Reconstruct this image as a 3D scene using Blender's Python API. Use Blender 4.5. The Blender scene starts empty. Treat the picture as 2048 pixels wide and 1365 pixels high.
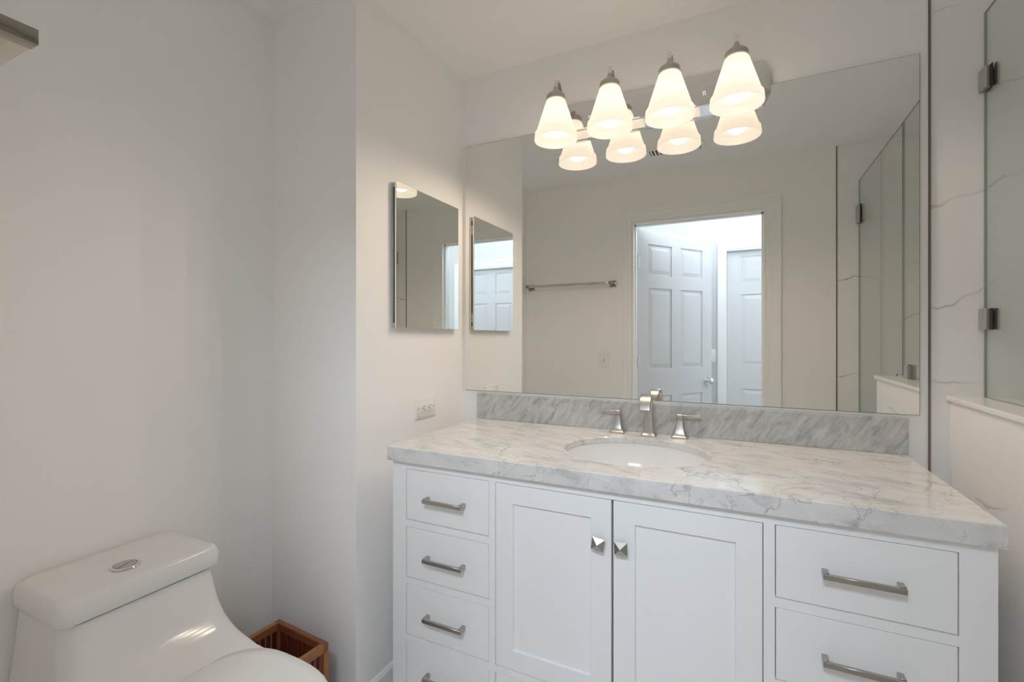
import bpy, bmesh, math, random
from math import sin, cos, pi, radians
from mathutils import Vector, Matrix

sc = bpy.context.scene
C = sc.collection
FLOOR = -0.045          # finished floor level (worktop is 0.925 above it)
CEIL = 2.445
YS = -1.67              # bathroom face of the door wall

# ------------------------------------------------------------------ camera
cam = bpy.data.cameras.new('camera')
cam.sensor_width = 36.0
cam.lens = 939.0 / 2048.0 * 36.0
cam.shift_y = -6.3 / 2048.0
cam.clip_start = 0.01
cam_ob = bpy.data.objects.new('camera', cam)
C.objects.link(cam_ob)
cam_ob.location = (1.168, -1.869, 1.2454)
cam_ob.rotation_euler = (radians(90), 0, radians(26.0))
sc.camera = cam_ob

# ------------------------------------------------------------------ view, world, daylight
sc.view_settings.view_transform = 'Standard'
sc.view_settings.look = 'None'
sc.view_settings.exposure = 0.25
sc.view_settings.gamma = 1.0
sc.view_settings.use_curve_mapping = False
w = bpy.data.worlds.new('world')
sc.world = w
w.use_nodes = True
w.node_tree.nodes['Background'].inputs[0].default_value = (0.55, 0.7, 1.0, 1)
w.node_tree.nodes['Background'].inputs[1].default_value = 0.6
sc.cycles.use_denoising = True
sc.cycles.max_bounces = 18
sc.cycles.diffuse_bounces = 12
sc.cycles.glossy_bounces = 10
sc.cycles.transmission_bounces = 8
sc.cycles.transparent_max_bounces = 24
sc.cycles.caustics_reflective = True
sc.cycles.caustics_refractive = False
sc.cycles.sample_clamp_indirect = 6.0


def area(name, loc, rot, sx, sy, power, col):
    l = bpy.data.lights.new(name, 'AREA')
    l.shape = 'RECTANGLE'
    l.size, l.size_y = sx, sy
    l.energy = power
    l.color = col
    o = bpy.data.objects.new(name, l)
    C.objects.link(o)
    o.location = loc
    o.rotation_euler = rot
    return o


# daylight in the hall outside the bathroom door: fill lights added out of view, above the hall door and at the hall's end
area('hall_high_fill', (1.08, -2.735, 2.68), (radians(62), 0, 0), 0.85, 0.46, 38, (0.78, 0.88, 1.0))  # unseen fill light, added to brighten the vanity front
area('hall_end_fill', (2.66, -2.27, 1.4), (0, radians(90), 0), 1.6, 0.8, 2.5, (0.80, 0.90, 1.0))  # added fill light; the end wall has no window
LAMP_W = 3.7
SHADE_E = 0.48
LAMP_COL = (1.0, 0.80, 0.61)

# ------------------------------------------------------------------ materials


def nm(name):
    m = bpy.data.materials.new(name)
    m.use_nodes = True
    nt = m.node_tree
    return m, nt, nt.nodes['Principled BSDF']


def plain(name, col, rough=0.5, metal=0.0, spec=0.5, bump=0.0, bscale=60.0, coat=0.0):
    m, nt, b = nm(name)
    b.inputs['Base Color'].default_value = (*col, 1)
    b.inputs['Roughness'].default_value = rough
    b.inputs['Metallic'].default_value = metal
    b.inputs['Specular IOR Level'].default_value = spec
    b.inputs['Coat Weight'].default_value = coat
    b.inputs['Coat Roughness'].default_value = 0.05
    if bump:
        n = nt.nodes.new('ShaderNodeTexNoise')
        g = nt.nodes.new('ShaderNodeNewGeometry')
        nt.links.new(g.outputs['Position'], n.inputs['Vector'])
        n.inputs['Scale'].default_value = bscale
        n.inputs['Detail'].default_value = 5
        bp = nt.nodes.new('ShaderNodeBump')
        bp.inputs['Strength'].default_value = bump
        bp.inputs['Distance'].default_value = 0.002
        nt.links.new(n.outputs['Fac'], bp.inputs['Height'])
        nt.links.new(bp.outputs['Normal'], b.inputs['Normal'])
    return m


class NT:
    """tiny node helper"""

    def __init__(s, nt):
        s.nt = nt

    def n(s, t, **k):
        x = s.nt.nodes.new(t)
        for a, v in k.items():
            setattr(x, a, v)
        return x

    def l(s, a, b):
        s.nt.links.new(a, b)

    def math(s, op, a, b=None, clamp=False):
        x = s.n('ShaderNodeMath', operation=op, use_clamp=clamp)
        for i, v in enumerate((a, b)):
            if v is None:
                continue
            if isinstance(v, (int, float)):
                x.inputs[i].default_value = v
            else:
                s.l(v, x.inputs[i])
        return x.outputs[0]

    def noise(s, vec, scale, detail=6, rough=0.6, dist=0.0):
        x = s.n('ShaderNodeTexNoise')
        s.l(vec, x.inputs['Vector'])
        x.inputs['Scale'].default_value = scale
        x.inputs['Detail'].default_value = detail
        x.inputs['Roughness'].default_value = rough
        x.inputs['Distortion'].default_value = dist
        return x.outputs['Fac']

    def mapping(s, vec, rot=(0, 0, 0), scale=(1, 1, 1), loc=(0, 0, 0)):
        if any(rot):
            y = s.n('ShaderNodeMapping')
            s.l(vec, y.inputs['Vector'])
            y.inputs['Rotation'].default_value = rot
            vec = y.outputs['Vector']
        x = s.n('ShaderNodeMapping')
        s.l(vec, x.inputs['Vector'])
        x.inputs['Scale'].default_value = scale
        x.inputs['Location'].default_value = loc
        return x.outputs['Vector']

    def ramp(s, fac, stops):
        x = s.n('ShaderNodeValToRGB')
        e = x.color_ramp.elements
        while len(e) < len(stops):
            e.new(0.5)
        for i, (p, c) in enumerate(stops):
            e[i].position = p
            e[i].color = (*c, 1) if len(c) == 3 else c
        s.l(fac, x.inputs['Fac'])
        return x.outputs['Color']

    def mix(s, fac, a, b):
        x = s.n('ShaderNodeMix', data_type='RGBA')
        for i, v in ((0, fac), (6, a), (7, b)):
            if isinstance(v, (int, float)):
                x.inputs[i].default_value = v
            elif isinstance(v, tuple):
                x.inputs[i].default_value = (*v, 1)
            else:
                s.l(v, x.inputs[i])
        return x.outputs[2]


def carrara(name, rot, stretch, tone, vein_amt):
    """grey-white veined marble: cloudy ground, directional smudges, thin broken veins"""
    m, nt, b = nm(name)
    t = NT(nt)
    pos = t.n('ShaderNodeNewGeometry').outputs['Position']
    v1 = t.mapping(pos, rot=rot, scale=stretch)
    smudge = t.noise(v1, 1.0, 8, 0.66, 0.7)
    base = t.ramp(smudge, [(0.33, tone[0]), (0.46, tone[1]), (0.62, tone[2])])
    v2 = t.mapping(pos, rot=rot, scale=(10.0, 6.5, 8.0), loc=(.4, .1, .3))
    ridge = t.math('ABSOLUTE', t.math('SUBTRACT', t.noise(v2, 1.0, 6, 0.54, 0.5), 0.5))
    vein = t.math('SUBTRACT', 1.0, t.math('MULTIPLY', ridge, 75.0), True)
    mask = t.math('MULTIPLY', t.math('SUBTRACT', t.noise(pos, 5.0, 3, 0.5), 0.36), 4.0, True)
    vein = t.math('MULTIPLY', vein, mask)
    grain = t.noise(pos, 140.0, 3, 0.6)
    col = t.mix(t.math('MULTIPLY', vein, vein_amt), base, (0.25, 0.25, 0.26))
    col = t.mix(t.math('MULTIPLY', t.math('SUBTRACT', grain, 0.5), 0.35, True), col, (0.45, 0.46, 0.47))
    t.l(col, b.inputs['Base Color'])
    b.inputs['Roughness'].default_value = 0.10
    b.inputs['Specular IOR Level'].default_value = 0.45
    return m


def marble_tile(name, axis, step_u, off_u):
    """large white marble-look tiles; axis is the horizontal wall axis (0=x, 1=y)"""
    m, nt, b = nm(name)
    t = NT(nt)
    pos = t.n('ShaderNodeNewGeometry').outputs['Position']
    sp = t.n('ShaderNodeSeparateXYZ')
    t.l(pos, sp.inputs[0])

    def line(v, off, step, wd):
        f = t.math('FRACT', t.math('ADD', t.math('DIVIDE', t.math('SUBTRACT', v, off), step), 50.5))
        d = t.math('MULTIPLY', t.math('ABSOLUTE', t.math('SUBTRACT', f, 0.5)), step)
        return t.math('LESS_THAN', d, wd)
    gz = line(sp.outputs[2], 1.883, 0.3435, 0.0009)
    gu = line(sp.outputs[axis], off_u, step_u, 0.0009)
    g = t.math('MAXIMUM', gz, gu)
    wv = t.n('ShaderNodeTexWave', wave_type='BANDS', bands_direction='Z', wave_profile='SIN')
    t.l(t.mapping(pos, rot=(0.30, 0.22, 0.0), loc=(0.1, 0.2, 0.045)), wv.inputs['Vector'])
    wv.inputs['Scale'].default_value = 1.15
    wv.inputs['Distortion'].default_value = 5.0
    wv.inputs['Detail'].default_value = 5.0
    wv.inputs['Detail Scale'].default_value = 1.4
    wv.inputs['Detail Roughness'].default_value = 0.55
    vein = t.math('POWER', wv.outputs['Fac'], 700.0)
    mask = t.math('MULTIPLY', t.math('SUBTRACT', t.noise(t.mapping(pos, loc=(1.3, .4, .8)), 3.4, 2, 0.5), 0.46), 6.0, True)
    vein = t.math('MULTIPLY', vein, mask)
    cl = t.noise(pos, 2.2, 3, 0.5)
    base = t.ramp(cl, [(0.35, (0.85, 0.85, 0.84)), (0.65, (0.90, 0.895, 0.885))])
    col = t.mix(t.math('MULTIPLY', vein, 0.75), base, (0.36, 0.31, 0.30))
    col = t.mix(g, col, (0.86, 0.85, 0.83))
    t.l(col, b.inputs['Base Color'])
    b.inputs['Roughness'].default_value = 0.22
    b.inputs['Specular IOR Level'].default_value = 0.4
    return m


def wood(name, c0, c1, axis, rough=0.35, scale=1.0):
    m, nt, b = nm(name)
    t = NT(nt)
    pos = t.n('ShaderNodeTexCoord').outputs['Object']
    s = [60 * scale] * 3
    s[axis] = 4 * scale
    v = t.mapping(pos, scale=tuple(s))
    n = t.noise(v, 1.0, 6, 0.6, 0.4)
    t.l(t.ramp(n, [(0.3, c0), (0.7, c1)]), b.inputs['Base Color'])
    b.inputs['Roughness'].default_value = rough
    return m


def glass_mat(name, tint):
    m = bpy.data.materials.new(name)
    m.use_nodes = True
    nt = m.node_tree
    nt.nodes.clear()
    t = NT(nt)
    out = t.n('ShaderNodeOutputMaterial')
    tr = t.n('ShaderNodeBsdfTransparent')
    tr.inputs[0].default_value = (*tint, 1)
    gl = t.n('ShaderNodeBsdfGlossy')
    gl.inputs['Roughness'].default_value = 0.0
    lw = t.n('ShaderNodeLayerWeight')
    lw.inputs['Blend'].default_value = 0.5
    fac = t.math('ADD', 0.025, t.math('MULTIPLY', t.math('POWER', lw.outputs['Facing'], 5.0), 0.6))
    mx = t.n('ShaderNodeMixShader')
    t.l(fac, mx.inputs[0])
    t.l(tr.outputs[0], mx.inputs[1])
    t.l(gl.outputs[0], mx.inputs[2])
    t.l(mx.outputs[0], out.inputs[0])
    return m


def emit(name, col, strength):
    m = bpy.data.materials.new(name)
    m.use_nodes = True
    nt = m.node_tree
    nt.nodes.clear()
    t = NT(nt)
    out = t.n('ShaderNodeOutputMaterial')
    e = t.n('ShaderNodeEmission')
    e.inputs[0].default_value = (*col, 1)
    e.inputs[1].default_value = strength
    t.l(e.outputs[0], out.inputs[0])
    return m


def frosted(name):
    m = bpy.data.materials.new(name)
    m.use_nodes = True
    nt = m.node_tree
    nt.nodes.clear()
    t = NT(nt)
    out = t.n('ShaderNodeOutputMaterial')
    d = t.n('ShaderNodeBsdfDiffuse')
    d.inputs[0].default_value = (0.36, 0.35, 0.33, 1)
    tl = t.n('ShaderNodeBsdfTranslucent')
    tl.inputs[0].default_value = (0.46, 0.44, 0.405, 1)
    mx = t.n('ShaderNodeMixShader')
    mx.inputs[0].default_value = 0.75
    t.l(d.outputs[0], mx.inputs[1])
    t.l(tl.outputs[0], mx.inputs[2])
    gl = t.n('ShaderNodeBsdfGlossy')
    gl.inputs['Roughness'].default_value = 0.3
    m2 = t.n('ShaderNodeMixShader')
    m2.inputs[0].default_value = 0.04
    t.l(mx.outputs[0], m2.inputs[1])
    t.l(gl.outputs[0], m2.inputs[2])
    em = t.n('ShaderNodeEmission')          # the lit lamp's glow through its glass
    em.inputs[0].default_value = (1.0, 0.86, 0.71, 1)
    em.inputs[1].default_value = SHADE_E
    ad = t.n('ShaderNodeAddShader')
    t.l(m2.outputs[0], ad.inputs[0])
    t.l(em.outputs[0], ad.inputs[1])
    t.l(ad.outputs[0], out.inputs[0])
    return m


M = dict(
    wall=plain('wall_paint', (0.925, 0.915, 0.90), 0.75, spec=0.25, bump=0.12, bscale=90),
    ceil=plain('ceiling_paint', (0.925, 0.915, 0.895), 0.9, spec=0.1, bump=0.1, bscale=120),
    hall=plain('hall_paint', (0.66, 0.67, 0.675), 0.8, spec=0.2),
    trim=plain('trim_paint', (0.93, 0.93, 0.92), 0.4),
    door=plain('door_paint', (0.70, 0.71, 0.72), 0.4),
    cab=plain('cabinet_paint', (0.90, 0.90, 0.905), 0.35, spec=0.4),
    gap=plain('cabinet_gap_shade', (0.10, 0.10, 0.11), 0.8),  # stands in for shade behind the drawer and door gaps
    nickel=plain('brushed_nickel', (0.54, 0.52, 0.495), 0.34, 1.0),
    nickel_dk=plain('satin_nickel', (0.42, 0.40, 0.38), 0.32, 1.0),
    pull=plain('pull_nickel', (0.47, 0.45, 0.43), 0.25, 1.0),
    chrome=plain('polished_chrome', (0.80, 0.79, 0.78), 0.06, 1.0),
    chrome_dk=plain('chrome_dark_reflection', (0.34, 0.31, 0.27), 0.12, 1.0),  # dark reflection on the chrome put into its base colour
    chrome_w=plain('chrome_tan_reflection', (0.66, 0.61, 0.54), 0.15, 1.0),  # warm tan reflection on the chrome put into its base colour
    black=plain('black_rubber', (0.02, 0.02, 0.02), 0.6),
    dark=plain('dark_slot', (0.03, 0.03, 0.03), 0.9),
    mirror=plain('mirror_silver', (0.87, 0.875, 0.85), 0.0, 1.0),
    mirror_edge=plain('mirror_edge', (0.10, 0.10, 0.09), 0.4),
    ceramic=plain('white_porcelain', (0.80, 0.795, 0.785), 0.13, spec=0.4),
    plastic=plain('white_plastic', (0.87, 0.85, 0.81), 0.35),
    plastic_b=plain('white_switch_plastic', (0.88, 0.875, 0.86), 0.4),
    bronze=plain('tile_edge_metal', (0.26, 0.20, 0.17), 0.35, 0.8),
    floor=plain('floor_tile', (0.80, 0.785, 0.76), 0.35),
    hall_floor=plain('hall_floor', (0.42, 0.39, 0.36), 0.5),
    top=carrara('carrara_worktop', (0, 0, radians(20)), (7.0, 24.0, 16.0), ((0.54, 0.535, 0.53), (0.70, 0.69, 0.675), (0.77, 0.76, 0.745)), 0.6),
    splash=carrara('carrara_backsplash', (0, radians(-35), 0), (48.0, 12.0, 14.0), ((0.34, 0.34, 0.34), (0.49, 0.49, 0.485), (0.60, 0.60, 0.59)), 0.3),
    tile_x=marble_tile('marble_tile_x', 0, 0.69, 1.965),
    tile_y=marble_tile('marble_tile_y', 1, 0.69, -0.64),
    cap=plain('white_quartz', (0.82, 0.81, 0.79), 0.2),
    glass=glass_mat('shower_glass', (0.965, 0.98, 0.972)),
    glass_edge=plain('glass_edge', (0.30, 0.33, 0.32), 0.15),
    shade=frosted('frosted_glass'),
    bulb=emit('lit_bulb', (1.0, 0.87, 0.72), 9.0),
    redwood=wood('reddish_wood', (0.10, 0.018, 0.008), (0.22, 0.045, 0.018), 2),
    honey=wood('honey_wood', (0.16, 0.045, 0.018), (0.30, 0.10, 0.035), 0),
    honey_y=wood('honey_wood_y', (0.27, 0.10, 0.032), (0.47, 0.20, 0.068), 1),
    honey_z=wood('honey_wood_z', (0.27, 0.10, 0.032), (0.47, 0.20, 0.068), 2),
)

# ------------------------------------------------------------------ mesh helpers


class MB:
    def __init__(s):
        s.bm = bmesh.new()

    def box(s, x0, x1, y0, y1, z0, z1, bev=0.0, seg=2):
        v = [s.bm.verts.new((x, y, z)) for x in (x0, x1) for y in (y0, y1) for z in (z0, z1)]
        f = [(0, 1, 3, 2), (4, 6, 7, 5), (0, 4, 5, 1), (2, 3, 7, 6), (0, 2, 6, 4), (1, 5, 7, 3)]
        fs = [s.bm.faces.new([v[i] for i in q]) for q in f]
        if bev:
            es = list({e for q in fs for e in q.edges})
            bmesh.ops.bevel(s.bm, geom=es, offset=bev, segments=seg, affect='EDGES', profile=0.5)
        return s

    def prism(s, poly, fn, h0, h1, bev=0.0):
        """poly list of 2D points; fn(u, v, h) -> 3D"""
        a = [s.bm.verts.new(fn(u, v, h0)) for u, v in poly]
        b = [s.bm.verts.new(fn(u, v, h1)) for u, v in poly]
        n = len(poly)
        fs = [s.bm.faces.new(a[::-1]), s.bm.faces.new(b)]
        for i in range(n):
            fs.append(s.bm.faces.new((a[i], a[(i + 1) % n], b[(i + 1) % n], b[i])))
        if bev:
            es = list(set(fs[1].edges))
            bmesh.ops.bevel(s.bm, geom=es, offset=bev, segments=3, affect='EDGES', profile=0.5)
        return s

    def loft(s, rings, cap0=True, cap1=True, closed=True):
        vs = [[s.bm.verts.new(p) for p in r] for r in rings]
        n = len(vs[0])
        for a, b in zip(vs, vs[1:]):
            for i in range(n if closed else n - 1):
                j = (i + 1) % n
                s.bm.faces.new((a[i], a[j], b[j], b[i]))
        if cap0:
            s.bm.faces.new(vs[0][::-1])
        if cap1:
            s.bm.faces.new(vs[-1])
        return s

    def lathe(s, prof, c, n=40, cap0=False, cap1=False):
        rings = [[(c[0] + r * cos(2 * pi * i / n), c[1] + r * sin(2 * pi * i / n), c[2] + z) for i in range(n)] for r, z in prof]
        return s.loft(rings, cap0, cap1)

    def cyl(s, a, b, r, n=20, r2=None):
        a, b = Vector(a), Vector(b)
        d = (b - a).normalized()
        u = d.orthogonal().normalized()
        v = d.cross(u)
        r2 = r if r2 is None else r2
        ring = lambda c, q: [c + u * q * cos(2 * pi * i / n) + v * q * sin(2 * pi * i / n) for i in range(n)]
        return s.loft([ring(a, r), ring(b, r2)])

    def sphere(s, c, r, n=24, sz=1.0):
        bmesh.ops.create_uvsphere(s.bm, u_segments=n, v_segments=n // 2, radius=r,
                                  matrix=Matrix.Translation(c) @ Matrix.Diagonal((1, 1, sz, 1)))
        return s

    def xform(s, mat):
        bmesh.ops.transform(s.bm, matrix=mat, verts=s.bm.verts)
        return s

    def build(s, name, mat, parent=None, smooth=None, mats=None, origin=None):
        bmesh.ops.recalc_face_normals(s.bm, faces=s.bm.faces)
        me = bpy.data.meshes.new(name)
        if parent is not None:
            o0 = Vector((0, 0, 0))
            p = parent
            while p is not None:
                o0 += p.location
                p = p.parent
            off = o0
        else:
            xs = [v.co for v in s.bm.verts]
            off = origin or Vector(((min(v.x for v in xs) + max(v.x for v in xs)) / 2,
                                    (min(v.y for v in xs) + max(v.y for v in xs)) / 2, min(v.z for v in xs)))
        bmesh.ops.translate(s.bm, vec=-Vector(off), verts=s.bm.verts)
        s.bm.to_mesh(me)
        s.bm.free()
        for q in (mats or [mat]):
            me.materials.append(q)
        if smooth:
            for p in me.polygons:
                p.use_smooth = True
            me.set_sharp_from_angle(angle=radians(smooth))
        o = bpy.data.objects.new(name, me)
        C.objects.link(o)
        if parent is not None:
            o.parent = parent
        else:
            o.location = off
        return o


def empty(name, loc):
    o = bpy.data.objects.new(name, None)
    C.objects.link(o)
    o.location = loc
    o.empty_display_size = 0.05
    return o


def tag(o, label, cat, group=None, kind=None):
    o['label'] = label
    o['category'] = cat
    if group:
        o['group'] = group
    if kind:
        o['kind'] = kind
    return o


def struct(mb, name, mat, label, cat, **k):
    return tag(mb.build(name, mat, **k), label, cat, kind='structure')


def rrect(x0, x1, y0, y1, r, n=6):
    """rounded rectangle outline; r = radius or (r_x0y0, r_x1y0, r_x1y1, r_x0y1)"""
    if not isinstance(r, tuple):
        r = (r,) * 4
    P = []
    for (cx, cy, a0, q) in ((x0, y0, pi, r[0]), (x1, y0, 1.5 * pi, r[1]), (x1, y1, 0, r[2]), (x0, y1, .5 * pi, r[3])):
        ox = cx + (q if cx == x0 else -q)
        oy = cy + (q if cy == y0 else -q)
        for i in range(n + 1):
            a = a0 + .5 * pi * i / n
            P.append((ox + q * cos(a), oy + q * sin(a)))
    return P


# ------------------------------------------------------------------ the room
struct(MB().box(-1.1, 2.8, -1.79, 0.1, FLOOR - .06, FLOOR), 'floor', M['floor'], 'grey tiled bathroom floor under the white vanity', 'floor')
struct(MB().box(-1.1, 2.8, -3.0, -1.79, FLOOR - .06, FLOOR), 'floor_hall', M['hall_floor'], 'hall floor beyond the bathroom doorway', 'floor')
HC = 3.0  # hall raised to fit the added high window
struct(MB().box(-1.1, 2.8, -3.0, YS - .12, HC, HC + .06), 'ceiling_hall', M['hall'], 'hall ceiling beyond the doorway', 'ceiling')
struct(MB().box(-1.1, 2.8, YS - .12, 0.1, CEIL, CEIL + .06).box(-1.1, 2.8, YS - .12, YS - .02, CEIL + .06, HC), 'ceiling', M['ceil'], 'plain white ceiling above the vanity light', 'ceiling')
struct(MB().box(0, 1.6878, 0, .1, FLOOR, CEIL), 'wall_north', M['wall'], 'painted wall behind the big mirror and the vanity', 'wall')
struct(MB().box(1.6878, 2.8, 0, .1, FLOOR, CEIL), 'wall_shower', M['tile_x'], 'white marble tiled wall at the shower end of the vanity', 'wall')
struct(MB().box(-.52, 0, -.675, .1, FLOOR, CEIL), 'wall_wing', M['wall'], 'painted wing wall carrying the medicine cabinet and outlet', 'wall')
struct(MB().box(-.52, -.4185, YS, -.675, FLOOR, CEIL), 'wall_west', M['wall'], 'painted wall behind the toilet tank', 'wall')
DX0, DX1, DZ = .44, 1.314, 2.105
struct(MB().box(-1.1, DX0, YS - .12, YS, FLOOR, CEIL).box(DX1, 1.702, YS - .12, YS, FLOOR, CEIL).box(DX0, DX1, YS - .12, YS, DZ, CEIL),
       'wall_south', M['wall'], 'painted wall with the open doorway, seen in the big mirror', 'wall')
struct(MB().box(1.702, 2.8, YS - .12, YS, FLOOR, CEIL), 'wall_shower_south', M['tile_x'], 'marble tiled wall holding the shower door hinges', 'wall')
struct(MB().box(2.7, 2.8, YS, 0, FLOOR, CEIL), 'wall_east', M['tile_y'], 'marble tiled wall at the far side of the shower', 'wall')
FX0, FX1, FZ = 1.04, 1.80, 2.035
HY = -2.75
WZ0, WZ1 = 2.43, 2.93
struct(MB().box(-1.1, FX0, HY - .12, HY, FLOOR, WZ0).box(FX1, 2.8, HY - .12, HY, FLOOR, WZ0).box(FX0, FX1, HY - .12, HY, FZ, WZ0)
       
       .box(-1.1, .60, HY - .12, HY, WZ0, WZ1).box(1.56, 2.8, HY - .12, HY, WZ0, WZ1).box(-1.1, 2.8, HY - .12, HY, WZ1, HC),
       'wall_hall_south', M['hall'], 'bright hall wall facing the bathroom doorway', 'wall')
struct(MB().box(-1.1, -1.0, HY, YS - .12, FLOOR, HC), 'wall_hall_west', M['hall'], 'hall end wall behind the open door', 'wall')
struct(MB().box(2.7, 2.8, HY, YS - .12, FLOOR, HC), 'wall_hall_east', M['hall'], 'hall end wall on the shower side', 'wall')

mb = MB().box(.60, 1.56, HY - .08, HY - .03, WZ0, WZ0 + .04).box(.60, 1.56, HY - .08, HY - .03, WZ1 - .04, WZ1)
for x in (.60, 1.06, 1.52):
    mb.box(x, x + .04, HY - .08, HY - .03, WZ0 + .04, WZ1 - .04)
struct(mb, 'added_window', M['trim'], 'added unseen high window above the hall door, framing a fill light', 'window')  # frame of an invented window, added to hold the hall fill light

# metal tile edging
struct(MB().box(1.6878, 1.6938, -.004, 0, FLOOR, CEIL), 'trim_1', M['bronze'], 'thin bronze strip between painted wall and marble tile beside the mirror', 'tile edging')
struct(MB().box(1.702, 1.708, YS, YS + .004, FLOOR, CEIL), 'trim_2', M['bronze'], 'thin bronze strip between painted wall and tile by the shower door', 'tile edging')

# low wall beside the vanity
struct(MB().box(1.74, 1.885, -.872, 0, FLOOR, 1.0535), 'wall_pony', M['tile_y'], 'low marble tiled wall between vanity and shower', 'half wall')
struct(MB().box(1.73, 1.895, -.880, 0, 1.0535, 1.0690, .003), 'trim_3', M['cap'], 'white stone cap on the low shower wall', 'wall cap')

# baseboards
BB = .085 + FLOOR


def base_prof(mb, axis, a0, a1, face, out, z1=BB):
    """simple ogee-less baseboard with a sloped top"""
    prof = [(0, FLOOR), (.013, FLOOR), (.013, z1 - .012), (.006, z1), (0, z1)]
    if axis == 'x':
        mb.loft([[(a, face + out * d, z) for d, z in prof] for a in (a0, a1)])
    else:
        mb.loft([[(face + out * d, a, z) for d, z in prof] for a in (a0, a1)])
    return mb


struct(base_prof(MB(), 'y', -.675, -.001, 0, 1), 'baseboard_wing', M['trim'], 'white baseboard on the wing wall beside the vanity', 'baseboard')
struct(base_prof(MB(), 'x', -.405, 0, -.675, -1), 'baseboard_alcove', M['trim'], 'white baseboard behind the wooden basket', 'baseboard')
struct(base_prof(MB(), 'y', YS + .014, -.689, -.4185, 1), 'baseboard_west', M['trim'], 'white baseboard behind the toilet', 'baseboard')
struct(base_prof(MB(), 'x', -.405, .338, YS, 1), 'baseboard_south', M['trim'], 'white baseboard under the towel bar', 'baseboard')


# door casings and jambs
def casing(mb, x0, x1, zt, face, out, wd, ow=None):
    """stepped casing around an opening: thin inner, thicker outer band; plane y=face, out = +-1"""
    for (a, b, t) in ((0.0, wd * .22, .008), (wd * .22, wd * .30, .006), (wd * .30, wd * .70, .012), (wd * .70, wd * .76, .010), (wd * .76, wd, .0185)):
        ys = sorted((face, face + out * t))
        mb.box(x0 - b, x0 - a, ys[0], ys[1], FLOOR, zt + b)
        mb.box(x1 + a, x1 + b, ys[0], ys[1], FLOOR, zt + b)
        mb.box(x0 - a, x1 + a, ys[0], ys[1], zt + a, zt + b)
    return mb


mb = casing(MB(), DX0 - .005, DX1 + .005, DZ + .004, YS, 1, .084)
struct(mb, 'trim_4', M['trim'], 'white stepped casing around the bathroom doorway', 'door casing')
mb = MB().box(DX0 - .001, DX0 + .012, YS - .12, YS, FLOOR, DZ).box(DX1 - .012, DX1 + .001, YS - .12, YS, FLOOR, DZ).box(DX0 + .012, DX1 - .012, YS - .12, YS, DZ - .014, DZ + .001)
mb.box(DX0 + .012, DX0 + .022, YS - .075, YS - .04, FLOOR, DZ - .014).box(DX1 - .022, DX1 - .012, YS - .075, YS - .04, FLOOR, DZ - .014).box(DX0 + .012, DX1 - .012, YS - .075, YS - .04, DZ - .026, DZ - .014)
struct(mb, 'trim_5', M['trim'], 'white jamb lining the bathroom doorway', 'door jamb')
struct(casing(MB(), FX0, FX1, FZ, HY, 1, .06), 'trim_6', M['trim'], 'white casing around the closed hall door', 'door casing')
struct(MB().box(FX0, FX0 + .012, HY - .12, HY, FLOOR, FZ).box(FX1 - .012, FX1, HY - .12, HY, FLOOR, FZ).box(FX0 + .012, FX1 - .012, HY - .12, HY, FZ - .012, FZ),
       'trim_7', M['trim'], 'white jamb lining the hall door', 'door jamb')


# six-panel doors
def six_panel(w, z0, z1):
    """leaf in local frame: hinge edge at u=0, face at v=0 / v=-.035, returns MB"""
    mb = MB()
    th = .035
    mb.box(0, w, -th + .009, -.009, z0, z1)
    st, mid = .115, .10
    pw = (w - 2 * st - mid) / 2
    cols = ((st, st + pw), (st + pw + mid, w - st))
    rows = ((1.735, 1.975), (1.0, 1.635), (.20, .79))
    for (va, vb, sgn) in ((-.009, 0, 1), (-th, -th + .009, -1)):
        for a, b in ((0, st), (w - st, w), (st + pw, st + pw + mid)):
            mb.box(a, b, va, vb, z0, z1)
        zz = [z0, rows[2][0], rows[2][1], rows[1][0], rows[1][1], rows[0][0], rows[0][1], z1]
        for i in range(0, 8, 2):
            for a, b in cols:
                mb.box(a, b, va, vb, zz[i], zz[i + 1])
        lo, hi = (-.009, -.002) if sgn > 0 else (-th + .009, -th + .002)
        for (a, b) in cols:
            for (c, d) in rows:
                o, i = .012, .042
                r0 = [(a + o, lo, c + o), (b - o, lo, c + o), (b - o, lo, d - o), (a + o, lo, d - o)]
                r1 = [(a + i, hi, c + i), (b - i, hi, c + i), (b - i, hi, d - i), (a + i, hi, d - i)]
                mb.loft([r0, r1])
    return mb


ang = radians(-54)
hinge = Vector((DX0 + .014, YS - .122, 0))
R = Matrix.Translation(hinge) @ Matrix.Rotation(ang, 4, 'Z')
LW = .835
d1 = empty('door_1', (hinge.x, hinge.y, FLOOR))
tag(d1, 'white six-panel bathroom door standing open into the hall, seen in the mirror', 'door', kind='structure')
six_panel(LW, FLOOR + .012, 2.09).xform(R).build('door_leaf', M['door'], d1)
for z in (1.83, 1.05, .2):
    MB().box(-.004, .034, -.0005, .0015, z - .045, z + .045, .0005, 1).cyl((-.004, .006, z - .047), (-.004, .006, z + .047), .006, 12).xform(R).build('hinge', M['nickel'], d1, 40)
for sgn, y0 in ((1, 0.0), (-1, -.035)):
    k = MB()
    kx, kz = LW - .065, .885
    k.cyl((kx, y0, kz), (kx, y0 + sgn * .008, kz), .032, 28, .029)
    k.cyl((kx, y0 + sgn * .008, kz), (kx, y0 + sgn * .035, kz), .012, 20)
    rings = []
    for d, r in ((.030, .012), (.036, .022), (.045, .028), (.056, .029), (.064, .025), (.068, .014)):
        rings.append([(kx + r * cos(2 * pi * i / 24), y0 + sgn * d, kz + r * sin(2 * pi * i / 24)) for i in range(24)])
    k.loft(rings)
    k.xform(R).build('door_knob', M['chrome'], d1, 40)

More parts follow.
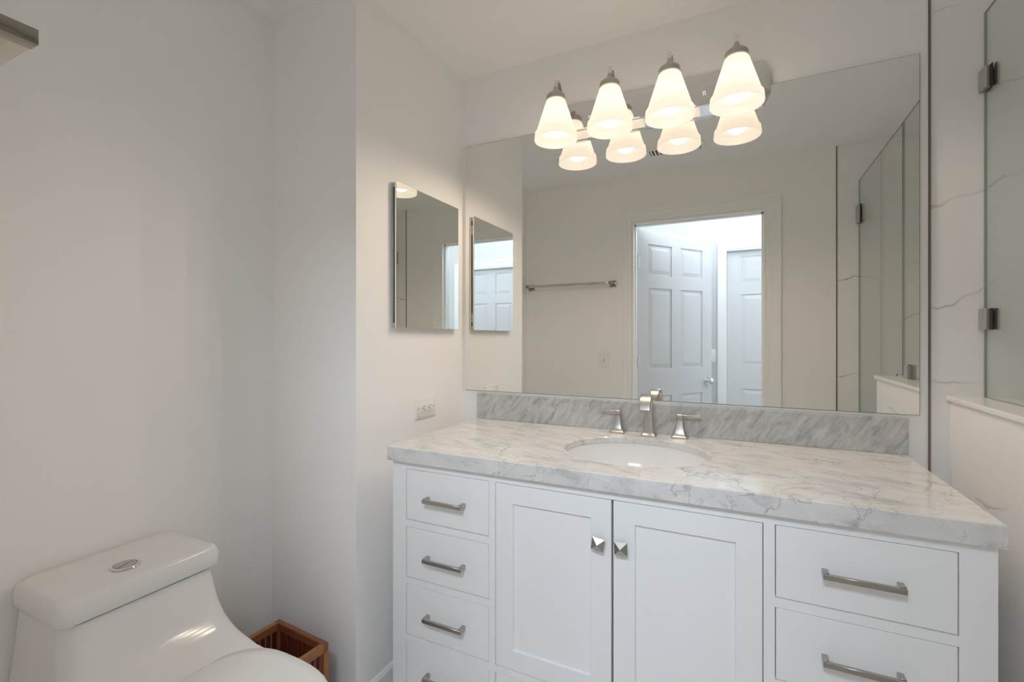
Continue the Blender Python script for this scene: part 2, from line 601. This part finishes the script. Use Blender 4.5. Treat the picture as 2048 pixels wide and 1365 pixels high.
d2 = empty('door_2', (FX0 + .02, HY - .10, FLOOR))
tag(d2, 'closed white panel door across the hall, seen through the doorway in the mirror', 'door', kind='structure')
R2 = Matrix.Translation((FX0 + .014, HY - .07, 0))
six_panel(FX1 - FX0 - .028, FLOOR + .012, FZ - .016).xform(R2).build('door_leaf', M['door'], d2)
kx = FX1 - .09
MB().cyl((kx, HY - .07, .885), (kx, HY - .03, .885), .012, 16).sphere((kx, HY - .015, .885), .028).build('door_knob', M['chrome'], d2, 40)

# ------------------------------------------------------------------ vanity cabinet
VX0, VX1, VF, VT = .105, 1.6256, -.612, .833
van = empty('vanity_cabinet', ((VX0 + VX1) / 2, VF / 2, FLOOR))
tag(van, 'white vanity cabinet with inset drawers and two shaker doors under the marble top', 'cabinet')
MB().box(VX0, VX0 + .018, VF + .021, -.004, FLOOR + .1, VT).box(VX1 - .018, VX1, VF + .021, -.004, FLOOR + .1, VT) \
    .box(VX0 + .018, VX1 - .018, -.012, -.004, FLOOR + .1, VT).box(VX0 + .018, VX1 - .018, VF + .03, -.012, FLOOR + .1, FLOOR + .118) \
    .build('carcass', M['cab'], van)
MB().box(VX0 + .019, VX1 - .019, VF + .024, VF + .029, FLOOR + .12, VT - .01).build('gap_shade_panel', M['gap'], van)  # dark sheet put in for the shade seen through the gaps
ZR = [(.8085, .6375), (.6155, .4455), (.4240, .2540), (.2325, .0625)]
LC, DL, DR, RC = (.1605, .4765), (.4985, .8545), (.857, 1.2155), (1.2395, 1.567)
ff = MB()
for a, b in ((VX0, LC[0]), (LC[1], DL[0]), (DR[1], RC[0]), (RC[1], VX1)):
    ff.box(a, b, VF, VF + .02, FLOOR if a in (VX0, RC[1]) else .02, VT)
for a, b in (LC, RC):
    ff.box(a, b, VF, VF + .02, ZR[0][0], VT)
    for i in range(3):
        ff.box(a, b, VF, VF + .02, ZR[i + 1][0], ZR[i][1])
    ff.box(a, b, VF, VF + .02, .02, ZR[3][1])
ff.box(DL[0], DR[1], VF, VF + .02, ZR[0][0], VT)
ff.box(DL[0], DR[1], VF, VF + .02, ZR[3][0], ZR[2][1])
ff.box(DL[0], DR[1], VF, VF + .02, .02, ZR[3][1])
ff.build('face_frame', M['cab'], van)
G = .0018


def pull(mb, cx, cz, y):
    """square bar pull, 147 mm, with rounded posts"""
    hw = .0735
    mb.box(cx - hw, cx + hw, y - .030, y - .021, cz - .0058, cz + .0058, .0006, 1)
    for sg in (-1, 1):
        xa, xb = sorted((cx + sg * hw, cx + sg * (hw - .012)))
        mb.box(xa, xb, y - .023, y, cz - .0058, cz + .0075, .0008, 1)
    return mb


def drawer(x0, x1, z1, z0):
    d = MB().box(x0 + G, x1 - G, VF + .0005, VF + .02, z0 + G, z1 - G, .0012, 1).build('drawer', M['cab'], van)
    pull(MB(), (x0 + x1) / 2 + .001, (z0 + z1) / 2 - .004, VF + .0005).build('drawer_handle', M['pull'], d, 40)


for c in (LC, RC):
    for z1, z0 in ZR:
        drawer(c[0], c[1], z1, z0)
drawer(DL[0], DR[1], ZR[3][0], ZR[3][1])


def shaker(x0, x1, z0, z1, kx, rot):
    x0, x1, z0, z1 = x0 + G, x1 - G, z0 + G, z1 - G
    f = .0565
    y0, y1 = VF + .0005, VF + .02
    m = MB()
    m.box(x0, x0 + f, y0, y1, z0, z1).box(x1 - f, x1, y0, y1, z0, z1)
    m.box(x0 + f, x1 - f, y0, y1, z1 - f, z1).box(x0 + f, x1 - f, y0, y1, z0, z0 + f)
    i = x0 + f, x1 - f, z0 + f, z1 - f
    # small chamfer from the frame down to the flat panel
    c, dp = .003, .007
    o = [(i[0], y0 + .0008, i[2]), (i[1], y0 + .0008, i[2]), (i[1], y0 + .0008, i[3]), (i[0], y0 + .0008, i[3])]
    n = [(i[0] + c, y0 + dp, i[2] + c), (i[1] - c, y0 + dp, i[2] + c), (i[1] - c, y0 + dp, i[3] - c), (i[0] + c, y0 + dp, i[3] - c)]
    m.loft([o, n], cap0=False, cap1=True)
    d = m.build('door', M['cab'], van)
    k = MB()
    kz = .688
    k.cyl((0, 0, 0), (0, -.016, 0), .008, 16)
    h = .0172
    sq = lambda y, q: [(-q, y, -q), (q, y, -q), (q, y, q), (-q, y, q)]
    k.loft([sq(-.014, h - .002), sq(-.0165, h), sq(-.0185, h), sq(-.0275, .0012)])
    k.xform(Matrix.Translation((kx, y0, kz)) @ Matrix.Rotation(radians(rot), 4, 'Y'))
    k.build('knob', M['nickel'], d)


shaker(DL[0], DL[1], ZR[2][1], ZR[0][0], .8205, 8)
shaker(DR[0], DR[1], ZR[2][1], ZR[0][0], .8825, -3)

# ------------------------------------------------------------------ worktop, backsplash, basin
TX0, TX1, TY = .0935, 1.6345, -.628
SC, SA, SB = (.856, -.322), .2275, .2
angs = sorted([2 * pi * i / 96 for i in range(96)] + [math.atan2(y - SC[1], x - SC[0]) % (2 * pi) for x in (TX0, TX1) for y in (TY, 0)])


def rect_pt(a):
    ca, sa = cos(a), sin(a)
    t = 1e9
    if ca > 1e-9: t = min(t, (TX1 - SC[0]) / ca)
    if ca < -1e-9: t = min(t, (TX0 - SC[0]) / ca)
    if sa > 1e-9: t = min(t, (0 - SC[1]) / sa)
    if sa < -1e-9: t = min(t, (TY - SC[1]) / sa)
    return SC[0] + t * ca, SC[1] + t * sa


def ell_pt(a, g=0.0):
    ca, sa = cos(a), sin(a)
    t = 1 / math.sqrt((ca / (SA + g)) ** 2 + (sa / (SB + g)) ** 2)
    return SC[0] + t * ca, SC[1] + t * sa


zt, zb = .88, .833


def shrink(p, e):
    x, y = p
    return (min(max(x, TX0 + e), TX1 - e), min(max(y, TY + e), 0 - e))


rings = []
for z, f in ((zb, lambda a: ell_pt(a, .035)), (.8585, lambda a: ell_pt(a, .035)), (.8585, lambda a: ell_pt(a)), (zt - .003, lambda a: ell_pt(a)), (zt, lambda a: ell_pt(a, .003)),
             (zt, lambda a: shrink(rect_pt(a), .0025)), (zt - .0025, rect_pt), (zb, rect_pt)):
    rings.append([(*f(a), z) for a in angs])
rings.append(rings[0])
mb = MB().loft(rings, False, False)
bmesh.ops.remove_doubles(mb.bm, verts=mb.bm.verts, dist=1e-6)
tag(mb.build('countertop', M['top'], smooth=30), 'grey veined white marble worktop with an oval basin cut-out', 'countertop')
tag(MB().box(.0875, 1.6355, -.0205, -.0005, .8802, .9935, .0015, 2).build('backsplash', M['splash']),
    'low grey marble backsplash strip standing along the foot of the big mirror', 'backsplash')

sink = empty('sink_basin', (SC[0], SC[1], .70))
tag(sink, 'white oval undermount basin set into the marble worktop', 'sink')
prof = [(1.10, .0), (1.010, .0), (.99, -.02), (.95, -.06), (.86, -.10), (.66, -.128), (.35, -.14), (.10, -.144)]
mb = MB()
n = 64
rr = lambda k, z: [(SC[0] + SA * k * cos(2 * pi * i / n), SC[1] + SB * k * sin(2 * pi * i / n), .8575 + z) for i in range(n)]
mb.loft([rr(k, z) for k, z in prof] + [rr(.10, -.154), rr(.36, -.150), rr(.68, -.138), rr(.88, -.11), rr(.97, -.065), rr(1.02, -.012), rr(1.10, -.012)], False, False)
mb.build('basin', M['ceramic'], sink, 50)
MB().cyl((SC[0], SC[1], .706), (SC[0], SC[1], .7155), .0215, 28).build('drain', M['nickel'], sink, 40)


# ------------------------------------------------------------------ faucet
fc = empty('faucet', (.858, -.06, .88))
tag(fc, 'brushed nickel widespread faucet with arched spout and two lever handles', 'faucet')


def sqring(cx, cy, z, hx, hy=None, r=.25, n=4):
    hy = hx if hy is None else hy
    q = min(hx, hy) * r
    return [(x, y, z) for x, y in rrect(cx - hx, cx + hx, cy - hy, cy + hy, q, n)]


mb = MB()
sx, sy = .858, -.06
mb.loft([sqring(sx, sy, .8802, .0275), sqring(sx, sy, .884, .0275), sqring(sx, sy, .889, .0225), sqring(sx, sy, .893, .0195)])
path = [(-.060, .890, .0185, .0175), (-.060, .930, .0165, .0155), (-.0605, .965, .0150, .0130), (-.0635, .990, .0150, .0100),
        (-.072, 1.012, .0160, .0078), (-.086, 1.027, .0175, .0066), (-.104, 1.034, .0190, .0060), (-.122, 1.031, .0200, .0060),
        (-.138, 1.021, .0205, .0060), (-.150, 1.006, .0208, .0062), (-.158, .986, .0210, .0064)]
rings = []
for i, (y, z, hw, ht) in enumerate(path):
    a = path[max(0, i - 1)]
    b = path[min(len(path) - 1, i + 1)]
    ty, tz = b[0] - a[0], b[1] - a[1]
    L = math.hypot(ty, tz)
    ty, tz = ty / L, tz / L
    ny, nz = tz, -ty          # points to the wall side on the way up
    ring = []
    for (u, v) in rrect(-1, 1, -1, 1, .3, 4):
        ring.append((sx + u * hw, y + ny * v * ht, z + nz * v * ht))
    rings.append(ring)
mb.loft(rings)
sp = mb.build('spout', M['nickel'], fc, 35)
# flat raised rib along the arch of the spout
rings = []
for (y, z, hw, ht) in path[4:]:
    i = path.index((y, z, hw, ht))
    a = path[max(0, i - 1)]
    b = path[min(len(path) - 1, i + 1)]
    ty, tz = b[0] - a[0], b[1] - a[1]
    L = math.hypot(ty, tz)
    ty, tz = ty / L, tz / L
    ny, nz = tz, -ty
    rings.append([(sx + u * hw * .45, y - ny * (ht + h), z - nz * (ht + h)) for u, h in ((-1, -.001), (1, -.001), (.8, .0016), (-.8, .0016))])
MB().loft(rings).build('spout_rib', M['nickel'], sp, 35)
for hx, sg in ((.739, -1), (.967, 1)):
    hy = -.052
    mb = MB()
    mb.loft([sqring(hx, hy, .8802, .0285), sqring(hx, hy, .885, .0285), sqring(hx, hy, .8885, .0255), sqring(hx, hy, .890, .0240),
             sqring(hx, hy, .900, .0195), sqring(hx, hy, .912, .0160), sqring(hx, hy, .928, .0128), sqring(hx, hy, .942, .0110),
             sqring(hx, hy, .944, .0128), sqring(hx, hy, .948, .0128), sqring(hx, hy, .950, .0085), sqring(hx, hy, .9565, .0085)])
    h = mb.build('faucet_handle', M['nickel'], fc, 35)
    mb = MB().loft([sqring(hx, hy, .9565, .0118), sqring(hx, hy, .9635, .0118), sqring(hx, hy, .9655, .0095)])
    x0, x1 = sorted((hx + sg * .010, hx + sg * .030))
    mb.cyl((hx + sg * .010, hy, .9605), (hx + sg * .022, hy, .9605), .0032, 12)
    rings = []
    for d, hw, ht, dz in ((.020, .0045, .0028, 0), (.026, .0060, .0030, .0002), (.050, .0058, .0026, .0015), (.074, .0062, .0024, .0025), (.0765, .005, .0018, .0025)):
        rings.append([(hx + sg * d, hy + u * hw, .9605 + dz + v * ht) for u, v in rrect(-1, 1, -1, 1, .4, 3)])
    mb.loft(rings)
    mb.build('lever', M['nickel'], h, 35)

# ------------------------------------------------------------------ big mirror
wm = empty('wall_mirror', (.843, -.003, 1.004))
tag(wm, 'large frameless mirror filling the wall above the marble backsplash', 'mirror')
MB().box(.0188, 1.667, -.0040, -.0005, 1.004, 2.1294).build('mirror_backing', M['mirror_edge'], wm)
MB().box(.0200, 1.6655, -.0062, -.0041, 1.0054, 2.1278).build('mirror_glass', M['mirror'], wm)

# ------------------------------------------------------------------ medicine cabinet
mc = empty('medicine_cabinet', (.0, -.287, 1.283))
tag(mc, 'slim chrome medicine cabinet with mirrored door on the wing wall', 'medicine cabinet')
MB().box(.0005, .0065, -.5000, -.0760, 1.2835, 1.8245, .0005, 1).build('back_frame', M['chrome'], mc)
mb = MB().box(.0065, .0165, -.4955, -.0790, 1.2850, 1.8230)
mb.build('body', M['nickel'], mc)
for y in (-.4965, -.0795):
    MB().box(.0090, .0135, y, y + .0015, 1.302, 1.806).build('side_slot_shade', M['black'], mc)  # black strips painted in for the shade inside the side slots
MB().box(.0166, .0186, -.490, -.085, 1.290, 1.818).build('hinge_gap', M['dark'], mc)
MB().box(.0187, .0250, -.4995, -.0755, 1.2830, 1.8266, .0006, 1).build('mirror_door', M['mirror'], mc)
for z in (1.34, 1.76):
    MB().box(.0090, .0180, -.0790, -.0765, z - .022, z + .022, .001, 1).build('hinge', M['nickel'], mc)

# ------------------------------------------------------------------ electrical plates
out = empty('electrical_outlet', (0, -.2917, .9175))
tag(out, 'cream double electrical outlet mounted sideways under the medicine cabinet', 'outlet')
oy, oz = -.2917, .9595
rings = []
for d, x in ((0, .0004), (0, .004), (.003, .0062)):
    rings.append([(x, y, z) for y, z in rrect(oy - .068 + d, oy + .068 - d, oz - .0415 + d, oz + .0415 - d, .004, 3)])
MB().loft(rings).build('cover_plate', M['plastic'], out, 40)
ins = MB().loft([[(x, y, z) for y, z in rrect(oy - .036 + d, oy + .036 - d, oz - .0175 + d, oz + .0175 - d, .002, 3)] for d, x in ((0, .0062), (0, .0074), (.0008, .0080))]).build('receptacle', M['plastic'], out, 40)
for c in (oy - .023, oy + .015):
    mb = MB()
    mb.cyl((.0079, c, oz), (.0083, c, oz), .0026, 12)
    for dz in (-.0065, .0065):
        mb.box(.0079, .0083, c + .0065, c + .0145, oz + dz - .0011, oz + dz + .0011)
    mb.build('socket_slots', M['dark'], ins)
for y in (oy - .050, oy + .052):
    MB().cyl((.0060, y, oz), (.0068, y, oz), .0032, 14).build('screw', M['nickel'], out, 40)


def switch(name, cx, cz, y, out_s, label, hw=.0385, hh=.0585):
    e = empty(name, (cx, y, cz - hh))
    tag(e, label, 'light switch')
    rings = [[(a, y + out_s * t, b) for a, b in rrect(cx - hw + d, cx + hw - d, cz - hh + d, cz + hh - d, .004, 3)] for d, t in ((0, .0004), (0, .004), (.003, .006))]
    MB().loft(rings).build('cover_plate', M['plastic_b'], e, 40)
    ys = sorted((y + out_s * .0055, y + out_s * .0068))
    MB().box(cx - .0055, cx + .0055, ys[0], ys[1], cz - .013, cz + .013).build('toggle_slot', M['nickel_dk'], e)
    mb = MB().loft([[(cx + u * .004, y + out_s * .006, cz + v * .009) for u, v in ((-1, -1), (1, -1), (1, 1), (-1, 1))],
                    [(cx + u * .0032, y + out_s * .017, cz + .006 + v * .004) for u, v in ((-1, -1), (1, -1), (1, 1), (-1, 1))]])
    mb.build('toggle', M['plastic_b'], e)
    for dz in (-.032, .032):
        a, b = (cx, y + out_s * .0058, cz + dz), (cx, y + out_s * .0066, cz + dz)
        MB().cyl(a, b, .003, 12).build('screw', M['nickel'], e, 40)


switch('light_switch', .229, 1.0765, YS, 1, 'light switch plate beside the bathroom door casing, under the towel bar, seen in the mirror')
switch('light_switch', .925, 1.081, HY, 1, 'light switch plate on the bright hall wall just past the open door')

# ------------------------------------------------------------------ towel bar on the door wall
tb = empty('towel_bar', (-.037, YS, 1.63))
tag(tb, 'chrome square towel bar on the wall beside the doorway, above the light switch', 'towel bar')
for x0, x1 in ((-.384, -.360), (.287, .310)):
    mb = MB()
    xc = (x0 + x1) / 2
    mb.box(xc - .0235, xc + .0235, YS + .0004, YS + .007, 1.630, 1.677, .002, 2)
    mb.box(x0, x1, YS + .007, -1.577, 1.6435, 1.6645, .0012, 2)
    mb.build('bracket', M['chrome_dk'], tb, 40)
MB().box(-.360, .287, -1.600, -1.578, 1.6440, 1.6640, .0015, 2).build('rail', M['chrome_w'], tb, 40)

# ------------------------------------------------------------------ ceiling fan grille and air vent (seen in the mirror)
fx = empty('exhaust_fan', (.125, -1.155, CEIL - .012))
tag(fx, 'square white exhaust fan cover on the ceiling, seen in the mirror under the leftmost lamp', 'exhaust fan')
mb = MB().loft([[(x, y, z) for x, y in rrect(.005 + d, .245 - d, -1.275 + d, -1.035 - d, .01, 3)] for d, z in ((0, CEIL - .0005), (0, CEIL - .006), (.012, CEIL - .014))])
mb.build('cover', M['trim'], fx, 40)
mb = MB().box(.035, .215, -1.245, -1.065, CEIL - .0165, CEIL - .0142, .001, 1)
mb.build('center_panel', M['plastic_b'], fx)

av = empty('air_vent', (.79, -1.28, CEIL - .01))
tag(av, 'white slotted air vent on the ceiling, seen in the mirror between the lamps', 'air vent')
vx0, vx1, vy0, vy1 = .615, .965, -1.345, -1.205
mb = MB()
for a, b, c, d in ((vx0, vx1, vy0, vy0 + .022), (vx0, vx1, vy1 - .022, vy1), (vx0, vx0 + .022, vy0 + .022, vy1 - .022), (vx1 - .022, vx1, vy0 + .022, vy1 - .022)):
    mb.box(a, b, c, d, CEIL - .008, CEIL - .0005, .001, 1)
mb.build('frame', M['trim'], av)
MB().box(vx0 + .021, vx1 - .021, vy0 + .021, vy1 - .021, CEIL - .0015, CEIL - .0005).build('duct_opening', M['dark'], av)
nsl = 14
stp = (vx1 - vx0 - .044) / nsl
mb = MB()
for i in range(nsl):
    x = vx0 + .022 + stp * (i + .5)
    mb.box(x - stp * .25, x + stp * .25, vy0 + .022, vy1 - .022, CEIL - .007, CEIL - .002)
mb.build('slats', M['trim'], av)

# ------------------------------------------------------------------ vanity light
vl = empty('vanity_light', (.836, -.007, 2.05))
tag(vl, 'four-lamp chrome vanity light with frosted cone shades, lit, above the big mirror', 'light fixture')
PX0, PX1, PZ0, PZ1 = .411, 1.262, 2.055, 2.212


def octo(i, y, ch):
    a, b, c, d = PX0 + i, PX1 - i, PZ0 + i, PZ1 - i
    cz = min(ch, (d - c) * .36)
    cx = cz * .55
    return [(a + cx, y, c), (b - cx, y, c), (b, y, c + cz), (b, y, d - cz), (b - cx, y, d), (a + cx, y, d), (a, y, d - cz), (a, y, c + cz)]


MB().loft([octo(0, -.0068, .045), octo(0, -.014, .045), octo(.004, -.017, .045), octo(.034, -.028, .045), octo(.036, -.034, .045), octo(.040, -.037, .045)]).build('backplate', M['chrome'], vl)
LX = [.517, .7297, .9423, 1.155]
for x in ((LX[0] + LX[1]) / 2, (LX[2] + LX[3]) / 2):
    MB().cyl((x, -.0365, 2.1335), (x, -.043, 2.1335), .006, 14).sphere((x, -.046, 2.1335), .0062, 14).build('thumb_screw', M['chrome'], vl, 40)
LY = -.143
for x in LX:
    path = [(-.036, 2.132), (-.055, 2.134), (-.072, 2.150), (-.080, 2.180), (-.084, 2.215), (-.094, 2.243), (-.112, 2.258), (-.130, 2.257), (-.141, 2.244), (LY, 2.222)]
    rings = []
    for i, (y, z) in enumerate(path):
        a, b = path[max(0, i - 1)], path[min(len(path) - 1, i + 1)]
        ty, tz = b[0] - a[0], b[1] - a[1]
        L = math.hypot(ty, tz)
        ny, nz = tz / L * .0028, -ty / L * .0028
        rings.append([(x - .0066, y + ny, z + nz), (x + .0066, y + ny, z + nz), (x + .0066, y - ny, z - nz), (x - .0066, y - ny, z - nz)])
    arm = MB().loft(rings)
    arm.cyl((x, -.0365, 2.132), (x, -.044, 2.132), .016, 24)
    arm.build('lamp_arm', M['chrome'], vl, 35)
    mb = MB().lathe([(.0005, 2.228), (.0055, 2.227), (.0085, 2.222), (.0110, 2.214), (.0170, 2.206), (.0270, 2.200), (.0345, 2.194), (.0372, 2.187), (.0374, 2.1745), (.0360, 2.1735), (.0005, 2.1735)], (x, LY, 0), 40)
    cap = mb.build('lamp_cap', M['nickel'], vl, 40)
    prof = [(.020, 2.1730), (.0345, 2.1728), (.0385, 2.1690), (.0760, 2.052), (.0775, 2.050), (.0800, 2.049), (.0815, 2.047), (.0840, 2.020), (.0828, 2.0175),
            (.0808, 2.019), (.0782, 2.046), (.0745, 2.051), (.0728, 2.053), (.0355, 2.166), (.020, 2.169)]
    mb = MB().lathe([(r, z) for r, z in prof], (x, LY, 0), 64)
    sh = mb.build('lamp_shade', M['shade'], vl, 40)
    mb = MB().lathe([(.0005, 2.0285), (.012, 2.0305), (.025, 2.0375), (.035, 2.049), (.0412, 2.065), (.0415, 2.080), (.037, 2.097), (.026, 2.116), (.017, 2.132), (.0145, 2.145), (.0145, 2.160), (.0005, 2.160)], (x, LY, 0), 32)
    mb.build('light_bulb', M['bulb'], sh, 60)
    l = bpy.data.lights.new('bulb_light', 'SPOT')
    l.energy = LAMP_W
    l.color = LAMP_COL
    l.spot_size = radians(179)
    l.spot_blend = 0.45
    l.shadow_soft_size = 0.0
    lo = bpy.data.objects.new('bulb_light', l)
    C.objects.link(lo)
    lo.parent = vl
    lo.location = Vector((x, LY, 2.012)) - vl.location

# ------------------------------------------------------------------ shower glass
GX = 1.82
sg = empty('shower_screen', (GX, -.395, 1.069))
tag(sg, 'fixed clear glass shower panel standing on the low tiled wall', 'shower screen')


def pane(y0, y1, z0, z1, x=GX, t=.0065):
    mb = MB().box(x - t / 2, x + t / 2, y0, y1, z0, z1)
    mb.bm.faces.ensure_lookup_table()
    for f in mb.bm.faces:
        f.normal_update()
        f.material_index = 0 if abs(f.normal.x) > .9 else 1
    return mb


pane(-.788, -.003, 1.0705, 2.21).build('glass_panel', None, sg, mats=[M['glass'], M['glass_edge']])


def clip(mb_name, parent, y0, y1, z, hz, wall_y=None):
    """pair of nickel plates gripping the glass, with a dark rubber liner showing past the plate"""
    a, b = min(y0, y1), max(y0, y1)
    mb = MB()
    mb.box(GX - .016, GX - .0036, a, b, z - hz, z + hz, .001, 1).box(GX + .0036, GX + .016, a, b, z - hz, z + hz, .001, 1)
    c = mb.build(mb_name, M['nickel'], parent)
    return c


for z in (2.004, 1.30):
    c = clip('glass_clamp', sg, -.002, -.046, z, .031)
    MB().box(GX - .0062, GX - .0034, -.058, -.0465, z - .031, z + .031).box(GX + .0034, GX + .0062, -.058, -.0465, z - .031, z + .031).build('rubber_liner', M['black'], c)
mb = MB().box(GX - .016, GX - .0036, -.728, -.680, 1.0692, 1.128, .001, 1).box(GX + .0036, GX + .016, -.728, -.680, 1.0692, 1.128, .001, 1)
c = mb.build('glass_clamp', M['nickel'], sg)
MB().box(GX - .0062, GX - .0034, -.7, -.6805, 1.128, 1.131).build('rubber_liner', M['black'], c)

def notched(y0, y1, z0, z1, x=GX, t=.0065):
    poly = [(y0, z0), (-.890, z0), (-.890, 1.078), (y1, 1.078), (y1, z1), (y0, z1)]
    mb = MB().prism(poly, lambda u, v, h: (h, u, v), x - t / 2, x + t / 2)
    for f in mb.bm.faces:
        f.normal_update()
        f.material_index = 0 if abs(f.normal.x) > .9 else 1
    return mb


sd = empty('shower_door', (GX, YS + .01, FLOOR + .01))
tag(sd, 'clear glass shower door hinged to the tiled wall, seen in the mirror', 'shower door')
notched(YS + .008, -.800, FLOOR + .012, 2.21).build('glass_panel', None, sd, mats=[M['glass'], M['glass_edge']])
for z in (2.0, .30):
    mb = MB().box(GX - .017, GX - .0036, YS + .0008, YS + .062, z - .055, z + .055, .001, 1).box(GX + .0036, GX + .017, YS + .0008, YS + .062, z - .055, z + .055, .001, 1)
    h = mb.build('hinge', M['nickel'], sd)
    mb = MB()
    for dz in (-.033, .033):
        mb.cyl((GX - .0172, YS + .042, z + dz), (GX - .0185, YS + .042, z + dz), .006, 14)
    mb.build('hinge_screw', M['nickel_dk'], h, 40)
    MB().box(GX - .0062, GX - .0034, YS + .0625, YS + .071, z - .055, z + .055).build('rubber_liner', M['black'], h)

# ------------------------------------------------------------------ toilet
to = empty('toilet', (-.05, -1.208, FLOOR))
tag(to, 'white one-piece toilet with dual flush against the left wall', 'toilet')
TC = -1.208


def sect(z, xb, xf, hw, rf, rb=.02):
    return [(x, y, z) for x, y in rrect(xb, xf, TC - hw, TC + hw, (rb, rf, rf, rb), 10)]


def egg(z, xb, xf, hw, n=44, ex=2.4, xc=None):
    xc = xb + (xf - xb) * .42 if xc is None else xc
    P = []
    for i in range(n):
        a = -.75 * pi + 2 * pi * i / n
        ca, sa = cos(a), sin(a)
        k = 2 / ex
        ax = (xf - xc) if ca > 0 else (xc - xb)
        P.append((xc + ax * math.copysign(abs(ca) ** k, ca), TC + hw * math.copysign(abs(sa) ** k, sa), z))
    return P


mb = MB()
rings = [sect(FLOOR, -.40, .22, .105, .09), sect(.0, -.40, .21, .10, .09), sect(.12, -.40, .215, .105, .10), sect(.24, -.40, .27, .135, .13),
         sect(.33, -.40, .325, .168, .16), sect(.375, -.40, .345, .18, .175), sect(.398, -.40, .345, .182, .178), sect(.404, -.40, .335, .182, .178)]
rings += [sect(.4055, -.402, .06, .190, .10), sect(.416, -.403, .012, .1885, .085), sect(.430, -.404, -.042, .1855, .075), sect(.447, -.405, -.076, .1825, .065),
          sect(.468, -.405, -.105, .1795, .058), sect(.492, -.405, -.127, .177, .052), sect(.520, -.405, -.144, .174, .047), sect(.555, -.405, -.156, .171, .043), sect(.5985, -.405, -.170, .167, .040)]
mb.loft(rings)
body = mb.build('body', M['ceramic'], to, 60)
mb = MB().loft([sect(.5988, -.403, -.180, .160, .036), sect(.6056, -.403, -.180, .160, .036)])
mb.build('tank_seam', M['dark'], to)
mb = MB().loft([sect(.6058, -.410, -.160, .178, .024, .030), sect(.609, -.412, -.157, .180, .025, .030), sect(.643, -.412, -.160, .179, .027, .034),
                sect(.652, -.410, -.163, .176, .028, .036), sect(.658, -.406, -.168, .171, .028, .036), sect(.6605, -.398, -.177, .162, .026, .034)])
mb.build('tank_lid', M['ceramic'], to, 70)
bx, by = -.250, -1.222
mb = MB().lathe([(.0005, .6612), (.0310, .6612), (.0320, .6620), (.0300, .6645), (.0255, .6650), (.0248, .6622), (.0005, .6622)], (bx, by, 0), 40)
fb = mb.build('flush_button', M['chrome'], to, 40)
for sgn in (-1, 1):
    P = []
    for i in range(17):
        a = -.5 * pi + pi * i / 16
        P.append((bx + sgn * .0016 + sgn * .0222 * cos(a) * 1.0, by + .0232 * sin(a)))
    MB().prism(P, lambda u, v, h: (u, v, h), .6630, .6652, .0006).xform(Matrix.Translation((bx, by, 0)) @ Matrix.Rotation(radians(25), 4, 'Z') @ Matrix.Translation((-bx, -by, 0))).build('button_half', M['nickel'], fb, 40)
seg = [egg(.4075, -.045, .350, .1815, ex=2.7), egg(.412, -.048, .354, .184, ex=2.7), egg(.420, -.048, .354, .184, ex=2.7), egg(.4265, -.043, .348, .178, ex=2.7), egg(.4290, -.02, .315, .150, ex=2.6), egg(.4300, .04, .22, .08, ex=2.4)]
MB().loft(seg).build('seat_lid', M['ceramic'], to, 70)

# ------------------------------------------------------------------ slatted waste basket
bk = empty('waste_basket', (-.15, -.878, FLOOR))
tag(bk, 'small slatted reddish wooden basket in the corner behind the toilet', 'basket')
BW, BD, BT = .253, .215, .27
c, s_ = (-.272, -.758), radians(-3.6)
RB = Matrix.Translation((c[0], c[1], 0)) @ Matrix.Rotation(s_, 4, 'Z')
pw = .018


def bput(mb, name, mat, parent=bk, **k):
    return mb.xform(RB).build(name, mat, parent, **k)


for x in (0, BW - pw):
    for y in (-BD, -pw):
        bput(MB().box(x, x + pw, y, y + pw, FLOOR + .0005, BT - .0265, .001, 1), 'corner_post', M['honey_z'])
for y in (-BD, -pw):
    bput(MB().box(0, BW, y, y + pw, BT - .026, BT, .0015, 1), 'top_rail', M['honey'])
    bput(MB().box(pw, BW - pw, y + .004, y + pw - .004, FLOOR + .012, FLOOR + .03), 'bottom_rail', M['redwood'])
for x in (0, BW - pw):
    bput(MB().box(x, x + pw, -BD + pw, -pw, BT - .026, BT, .0015, 1), 'top_rail', M['honey_y'])
    bput(MB().box(x + .004, x + pw - .004, -BD + pw, -pw, FLOOR + .012, FLOOR + .03), 'bottom_rail', M['redwood'])
for y in (-BD + .007, -pw + .007):
    m_ = MB()
    n_ = 11
    st = (BW - 2 * pw) / n_
    for i in range(n_):
        m_.box(pw + st * i + .0028, pw + st * (i + 1) - .0028, y, y + .007, FLOOR + .03, BT - .026)
    bput(m_, 'slat_panel', M['redwood'])
for x in (.007, BW - pw + .007):
    m_ = MB()
    n_ = 9
    st = (BD - 2 * pw) / n_
    for i in range(n_):
        m_.box(x, x + .007, -BD + pw + st * i + .0028, -BD + pw + st * (i + 1) - .0028, FLOOR + .03, BT - .026)
    bput(m_, 'slat_panel', M['redwood'])
bput(MB().box(.012, BW - .012, -BD + .012, -.012, FLOOR + .030, FLOOR + .038), 'bottom_panel', M['redwood'])
